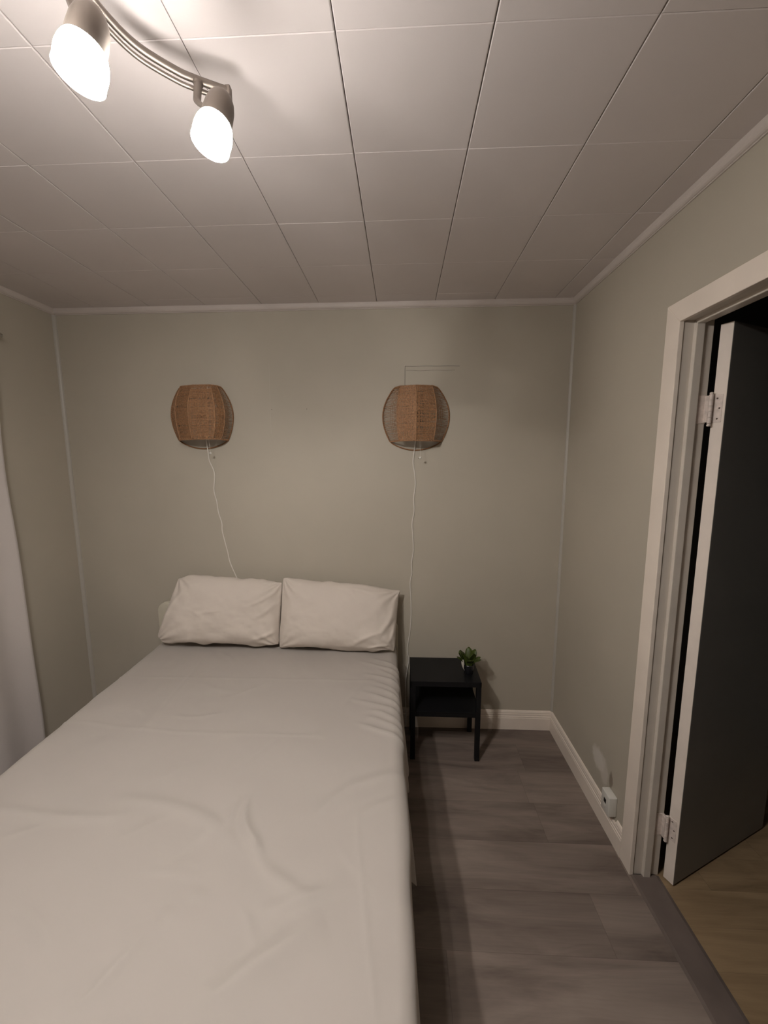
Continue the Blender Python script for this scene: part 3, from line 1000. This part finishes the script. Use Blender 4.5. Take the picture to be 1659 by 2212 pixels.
# ------------------------------------------------------------------ rattan wall lamps
def sconce(label, cx, ribs, hoopL, hoopR, zc, prof, cord_pts, ball, seed, open_ends):
    """ribs: list of (x at mid height, depth); hoopL/R: x of the back hoop at mid height"""
    root = thing('wall_lamp', label, 'wall lamp', 'rattan wall lamps above the bed', loc=(cx, YB, zc))
    rs_ = random.Random(seed)
    z0, z1 = prof['z0']-zc, prof['z1']-zc
    def sc(v, side_):
        """relative half width at height v: bottom .76, middle 1, top .60"""
        b_, t_ = prof['wb'], prof['wt']
        m0 = 0.47
        if v < m0:
            k = 1-(m0-v)/m0
            return b_ + (1-b_)*math.sin(k*math.pi/2)**0.9
        k = (v-m0)/(1-m0)
        return t_ + (1-t_)*math.cos(k*math.pi/2)**0.85
    def dsc(v):
        if v < 0.5:
            return 0.86+0.14*math.sin(v/0.5*math.pi/2)
        return 0.52+0.48*math.cos((v-0.5)/0.5*math.pi/2)**0.8
    nodes = [(hoopL-cx, 0.004)] + [(x-cx, d) for x, d in ribs] + [(hoopR-cx, 0.004)]
    def P(k, v):
        x, d = nodes[k]
        if 0 < k < len(nodes)-1:
            xx = x*(sc(v, 0)*0.55+0.45) if abs(x) < 0.11 else x*sc(v, 0)
            return Vector((xx, -d*dsc(v), z0+(z1-z0)*v))
        return Vector((x*sc(v, 0), -d, z0+(z1-z0)*v))
    NP = len(nodes)-1
    # frame: ribs + rings
    bm_ = bmesh.new()
    for k in range(1, NP):
        tube(bm_, [P(k, v/24) + Vector((0, -0.0012, 0)) for v in range(25)], 0.0019, 8)
    for v in (0.0, 1.0):
        for k in range(NP):
            tube(bm_, [P(k, v), P(k+1, v)], 0.0020, 8)
    obj('frame', bm_, M_rattan_l, root, smooth=True)
    # back hoop resting on the wall, sagging below the shade
    bm_ = bmesh.new()
    pts = [P(0, v/20) for v in range(20, -1, -1)]
    bot0, bot1 = P(0, 0), P(NP, 0)
    for k in range(1, 16):
        f = k/16
        x = bot0.x+(bot1.x-bot0.x)*f
        pts.append(Vector((x, -0.005, bot0.z - 0.047*math.sin(math.pi*f)**0.75)))
    pts += [P(NP, v/20) for v in range(0, 21)]
    for k in range(1, 8):
        f = k/8
        x = pts[20+15+21-1].x*(1-f) + pts[0].x*f
        pts.append(Vector((x, -0.005, z1 + 0.012*math.sin(math.pi*f))))
    pts.append(pts[0])
    for p_ in pts:
        p_.y = -0.0062
    tube(bm_, pts, 0.0032, 8)
    obj('back_hoop', bm_, M_cane, root, smooth=True)
    # stitches that bind the weave onto hoop and rings
    bm_ = bmesh.new()
    def ring_stitch(c_, t_):
        n_, b2 = frame_of(t_)
        tube(bm_, [c_ + (n_*math.cos(a)+b2*math.sin(a))*0.0042 + t_*0.0009*math.sin(a) for a in [k*math.pi*2/8 for k in range(9)]], 0.0009, 4, cap=False)
    for k0 in (0, NP):
        for i in range(27):
            v = (i+0.5)/27
            c_ = P(k0, v); c_.y = -0.0062
            ring_stitch(c_, (P(k0, min(1, v+0.02))-P(k0, max(0, v-0.02))).normalized())
    for v in (0.0, 1.0):
        for k in range(NP):
            a_, b2 = P(k, v), P(k+1, v)
            n_ = max(3, int((b2-a_).length/0.0062))
            for i in range(n_):
                ring_stitch(a_.lerp(b2, (i+0.5)/n_), (b2-a_).normalized())
    obj('binding', bm_, M_rattan_l, root)
    # woven cane panels
    bm_ = bmesh.new()
    def ribbon(pts_, wd, nrm_, th=0.0008):
        prev_ = None
        for i, p_ in enumerate(pts_):
            t_ = (pts_[min(i+1, len(pts_)-1)]-pts_[max(i-1, 0)]).normalized()
            s2 = t_.cross(nrm_).normalized()*wd/2
            nn = nrm_*th/2
            cur_ = [bm_.verts.new(p_+s2+nn), bm_.verts.new(p_-s2+nn), bm_.verts.new(p_-s2-nn), bm_.verts.new(p_+s2-nn)]
            if prev_:
                for k in range(4):
                    bm_.faces.new((prev_[k], prev_[(k+1) % 4], cur_[(k+1) % 4], cur_[k]))
            prev_ = cur_
    H_ = z1-z0
    for k in range(NP):
        A0, B0 = P(k, 0.5), P(k+1, 0.5)
        wdt = (B0-A0).length
        dirx = (B0-A0).normalized()
        nrm_ = dirx.cross(Vector((0, 0, 1))).normalized()
        if nrm_.y > 0:
            nrm_ = -nrm_
        sparse = (k == 0 and open_ends[0]) or (k == NP-1 and open_ends[1])
        rows_n = 42 if sparse else 50
        for i in range(rows_n):
            v = (i+0.5)/rows_n + rs_.uniform(-0.003, 0.003)
            if not sparse and rs_.random() < 0.07:
                continue
            v = min(max(v, 0.004), 0.996)
            a_, b2 = P(k, v), P(k+1, v)
            sl = rs_.uniform(-0.0012, 0.0012)
            wob = [a_.lerp(b2, f/6) + nrm_*(0.0007*math.sin(f*2.6+i*math.pi)) + Vector((0, 0, sl*math.sin(f/6*math.pi))) for f in range(7)]
            ribbon(wob, (0.0024 if sparse else 0.0043)*rs_.uniform(0.7, 1.2), nrm_)
        ncol = 4 if sparse else max(5, int(wdt/0.0062))
        for j in range(ncol):
            if sparse:
                u_ = (0.55, 0.68, 0.82, 0.92)[j] if k == 0 else (0.08, 0.18, 0.32, 0.45)[j]
            else:
                if rs_.random() < 0.10:
                    continue
                u_ = (j+0.5)/ncol + rs_.uniform(-0.02, 0.02)
            ptsv = []
            for i in range(31):
                v = i/30
                ptsv.append(P(k, v).lerp(P(k+1, v), u_) + nrm_*(0.0010*math.cos(i*math.pi+j*math.pi)))
            ribbon(ptsv, (0.0022 if sparse else 0.0042)*rs_.uniform(0.6, 1.2), nrm_)
    obj('woven_shade', bm_, M_rattan, root)
    # bulb holder on the wall behind the weave
    bm_ = bmesh.new()
    lathe(bm_, [(0, 0.020), (0.010, 0.020), (0.014, 0.015), (0.028, 0.014)], (0, -0.002, 0.0), (0, -1, 0), seg=20, close_start=True, close_end=True)
    lathe(bm_, [(0, 0.016), (0.035, 0.016)], (0, -0.038, 0.010), (0, 0, -1), seg=16, close_start=True, close_end=True)
    obj('lamp_holder', bm_, M_socket, root, smooth=True, angle=40)
    # cord
    bm_ = bmesh.new()
    cp_ = spline([(x-cx, y_-YB, z-zc) for x, y_, z in cord_pts], 8)
    tube(bm_, [p_+Vector((0.0014, 0, 0)) for p_ in cp_], 0.0017, 8)
    tube(bm_, [p_-Vector((0.0014, 0, 0)) for p_ in cp_], 0.0017, 8)
    cd = obj('cord', bm_, M_cord, root, smooth=True)
    cd['label'] = 'white twin cord running down the wall'
    # pull chain with ball
    bm_ = bmesh.new()
    bx_, by_, bz_ = ball[0]-cx, ball[1]-YB, ball[2]-zc
    tube(bm_, [(bx_-0.004, by_, -0.03), (bx_-0.002, by_, bz_+0.05), (bx_, by_, bz_)], 0.0007, 6)
    ch = obj('pull_string', bm_, M_cord, root)
    bm_ = bmesh.new()
    lathe(bm_, [(0.0065*(1-math.cos(a)), max(0.0002, 0.0065*math.sin(a))) for a in [k*math.pi/10 for k in range(11)]], (bx_, by_, bz_+0.004), (0, 0, -1), seg=16)
    obj('ball', bm_, M_white, ch, smooth=True)
    return root

dY = lambda y_: y_
sconce('rattan wall lamp above the left pillow, its cord dropping behind the bed', -1.105,
       [(-1.214, 0.080), (-1.109, 0.142), (-0.963, 0.150), (-0.938, 0.092)], -1.280, -0.930, 1.845,
       dict(z0=1.705, z1=1.990, wb=0.80, wt=0.66),
       [(-1.087, 2.140, 1.74), (-1.085, 2.150, 1.70), (-1.082, 2.158, 1.64), (-1.080, 2.162, 1.592), (-1.060, 2.163, 1.54), (-1.056, 2.163, 1.50), (-1.064, 2.163, 1.423), (-1.052, 2.163, 1.36), (-1.046, 2.163, 1.30), (-1.030, 2.163, 1.237), (-1.030, 2.163, 1.19), (-1.018, 2.163, 1.128), (-1.004, 2.163, 1.06), (-0.998, 2.163, 1.02), (-0.988, 2.163, 0.985), (-0.965, 2.163, 0.925), (-0.950, 2.163, 0.88), (-0.945, 2.163, 0.80), (-0.945, 2.163, 0.60), (-0.94, 2.150, 0.14), (-0.94, 2.140, 0.02)],
       (-1.036, 2.090, 1.634), 4, (False, True))
sconce('rattan wall lamp right of the bed, hanging below the scratched outline on the wall', 0.077,
       [(-0.024, 0.112), (0.075, 0.155), (0.180, 0.112)], -0.101, 0.258, 1.835,
       dict(z0=1.692, z1=1.976, wb=0.78, wt=0.64),
       [(0.079, 2.140, 1.73), (0.077, 2.150, 1.69), (0.071, 2.160, 1.64), (0.065, 2.163, 1.576), (0.075, 2.163, 1.51), (0.078, 2.163, 1.45), (0.070, 2.163, 1.38), (0.073, 2.163, 1.31), (0.062, 2.163, 1.241), (0.066, 2.163, 1.17), (0.070, 2.163, 1.082), (0.060, 2.163, 1.01), (0.062, 2.163, 0.95), (0.053, 2.163, 0.892), (0.058, 2.163, 0.80), (0.060, 2.163, 0.698), (0.054, 2.163, 0.60), (0.042, 2.163, 0.52), (0.040, 2.163, 0.47), (0.047, 2.162, 0.43), (0.038, 2.155, 0.36), (0.030, 2.145, 0.29), (0.030, 2.140, 0.10), (0.030, 2.140, 0.02)],
       (0.101, 2.085, 1.606), 9, (True, True))

# ------------------------------------------------------------------ ceiling spotlight bar
fx = thing('ceiling_spotlight_bar', 'curved brushed nickel spotlight bar on the ceiling with glowing frosted shades', 'ceiling light', loc=(-0.59, 0.47, ZC))
FO = Vector((-0.59, 0.47, ZC))
path = [(-0.350, 0.872), (-0.375, 0.860), (-0.402, 0.846), (-0.431, 0.827), (-0.474, 0.783), (-0.494, 0.735), (-0.502, 0.68), (-0.515, 0.61), (-0.545, 0.54), (-0.59, 0.47), (-0.64, 0.41), (-0.68, 0.34), (-0.70, 0.27), (-0.70, 0.19), (-0.695, 0.11)]
sp_ = spline([(x, y_, 2.328) for x, y_ in path], 6)
bm = bmesh.new()
prevr = None
for i, p_ in enumerate(sp_):           # flat top rail
    t_ = (sp_[min(i+1, len(sp_)-1)]-sp_[max(i-1, 0)]).normalized()
    s_ = Vector((-t_.y, t_.x, 0))
    p0 = p_-FO
    prof = []
    for a in range(12):
        an = a*math.pi/6
        prof.append(p0 + s_*0.0058*math.cos(an) + Vector((0, 0, 0.0072*math.sin(an))))
    cur_ = [bm.verts.new(v) for v in prof]
    if prevr:
        for k in range(12):
            bm.faces.new((prevr[k], prevr[(k+1) % 12], cur_[(k+1) % 12], cur_[k]))
    else:
        bm.faces.new(cur_[::-1])
    prevr = cur_
bm.faces.new(prevr)
bmesh.ops.recalc_face_normals(bm, faces=bm.faces[:])
obj('upper_rail', bm, M_nickel, fx, smooth=True, angle=50)
bm = bmesh.new()
tube(bm, [p_-FO+Vector((-0.001, -0.002, -0.0185 if i > 6 else -0.0185+0.006*(1-i/6))) for i, p_ in enumerate(sp_)], 0.0040, 12)
obj('lower_rail', bm, M_nickel, fx, smooth=True, angle=50)
for i in (1, 40, len(sp_)-2):
    pass
bm = bmesh.new()
p_ = sp_[0]-FO
box(bm, (p_.x-0.006, p_.y-0.006, p_.z-0.020), (p_.x+0.0055, p_.y+0.0065, p_.z+0.0075), 0.002)
obj('end_cap', bm, M_nickel, fx)
bm = bmesh.new()
p_ = sp_[-1]-FO
box(bm, (p_.x-0.006, p_.y-0.006, p_.z-0.020), (p_.x+0.0055, p_.y+0.0065, p_.z+0.0075), 0.002)
obj('end_cap', bm, M_nickel, fx)
bm = bmesh.new()
lathe(bm, [(0, 0.055), (0.004, 0.058), (0.018, 0.056), (0.026, 0.045), (0.028, 0.010), (0.090, 0.008)], (0, 0, 0), (0, 0, -1), seg=36, close_start=True, close_end=True)
obj('canopy', bm, M_nickel, fx, smooth=True, angle=40)

def spot(Cc, ax_, attach, scale=0.84, side_=-1, bulb=None):
    """one lamp head: Cc centre of the glass rim, ax_ pointing out of the shade"""
    ax_ = Vector(ax_).normalized()
    Cc = Vector(Cc)
    head = obj('lamp_head', cup_bm(Cc, ax_, scale), M_nickel, fx, smooth=True, angle=50)
    gb = bmesh.new()
    r = 0.036*scale
    lathe(gb, [(-0.058*scale, 0.022*scale), (-0.054*scale, 0.0290*scale), (-0.046*scale, 0.0335*scale), (-0.036*scale, 0.0366*scale), (-0.025*scale, 0.0382*scale), (-0.014*scale, 0.0382*scale), (-0.006*scale, 0.0372*scale), (-0.003*scale, 0.0380*scale), (0.0, 0.0382*scale), (0.001*scale, 0.0370*scale), (-0.004*scale, 0.0345*scale), (-0.030*scale, 0.0325*scale), (-0.050*scale, 0.024*scale)], Cc-FO, ax_, seg=40)
    obj('glass_shade', gb, M_glass, head, smooth=True)
    bb = bmesh.new()
    lathe(bb, [(-0.050*scale, 0.006), (-0.040*scale, 0.010)] + [(-0.030*scale+0.018*scale*-math.cos(a), 0.018*scale*math.sin(a)) for a in [math.pi*(0.2+0.8*k/10) for k in range(10)]] + [(-0.012*scale, 0.0003)], Cc-FO, ax_, seg=20)
    obj('bulb', bb, bulb or M_bulb, head, smooth=True)
    # arm from the bar to the side of the cup
    ab = bmesh.new()
    att = Vector(attach)
    hub = Cc - ax_*0.086*scale
    sd = Vector((side_, 0.35, 0.1)).normalized()
    ent = hub + sd*0.023*scale
    knee = Vector((att.x+0.006, att.y-0.022, att.z-0.050))
    pts_ = [att, att.lerp(knee, 0.5), att.lerp(knee, 0.92)] + [knee.lerp(ent, f) + Vector((0, 0, -0.002*math.sin(math.pi*f))) for f in (0.15, 0.5, 1.0)]
    pts_ = [p-FO for p in pts_]
    tube(ab, pts_, [0.0072, 0.0072, 0.0068, 0.0048, 0.0042, 0.0042], 12)
    lathe(ab, [(0, 0.0085), (0.004, 0.0095), (0.008, 0.0075)], att-FO+Vector((0, 0, 0.002)), (0, 0, -1), seg=16, close_start=True, close_end=True)
    obj('arm', ab, M_nickel, head, smooth=True, angle=50)
    return head

def cup_bm(Cc, ax_, scale):
    b_ = bmesh.new()
    pr_ = [(-0.121, 0.0005), (-0.1205, 0.006), (-0.117, 0.0135), (-0.110, 0.0200), (-0.100, 0.0255), (-0.086, 0.0290), (-0.066, 0.0308), (-0.050, 0.0312), (-0.0495, 0.0295), (-0.070, 0.0280), (-0.090, 0.010)]
    lathe(b_, [(a*scale, r*scale) for a, r in pr_], Cc-FO, ax_, seg=36)
    return b_

spot((-0.338, 0.750, 2.142), (-0.20, -0.20, -0.96), (-0.397, 0.842, 2.318))
spot((-0.441, 0.585, 2.110), (-0.20, -0.14, -0.96), (-0.500, 0.672, 2.318), 0.81)
spot((-0.625, 0.360, 2.150), (0.15, 0.60, -0.76), (-0.680, 0.340, 2.318), bulb=M_bulb2)
spot((-0.640, 0.180, 2.150), (0.22, 0.60, -0.76), (-0.700, 0.170, 2.318), bulb=M_bulb2)
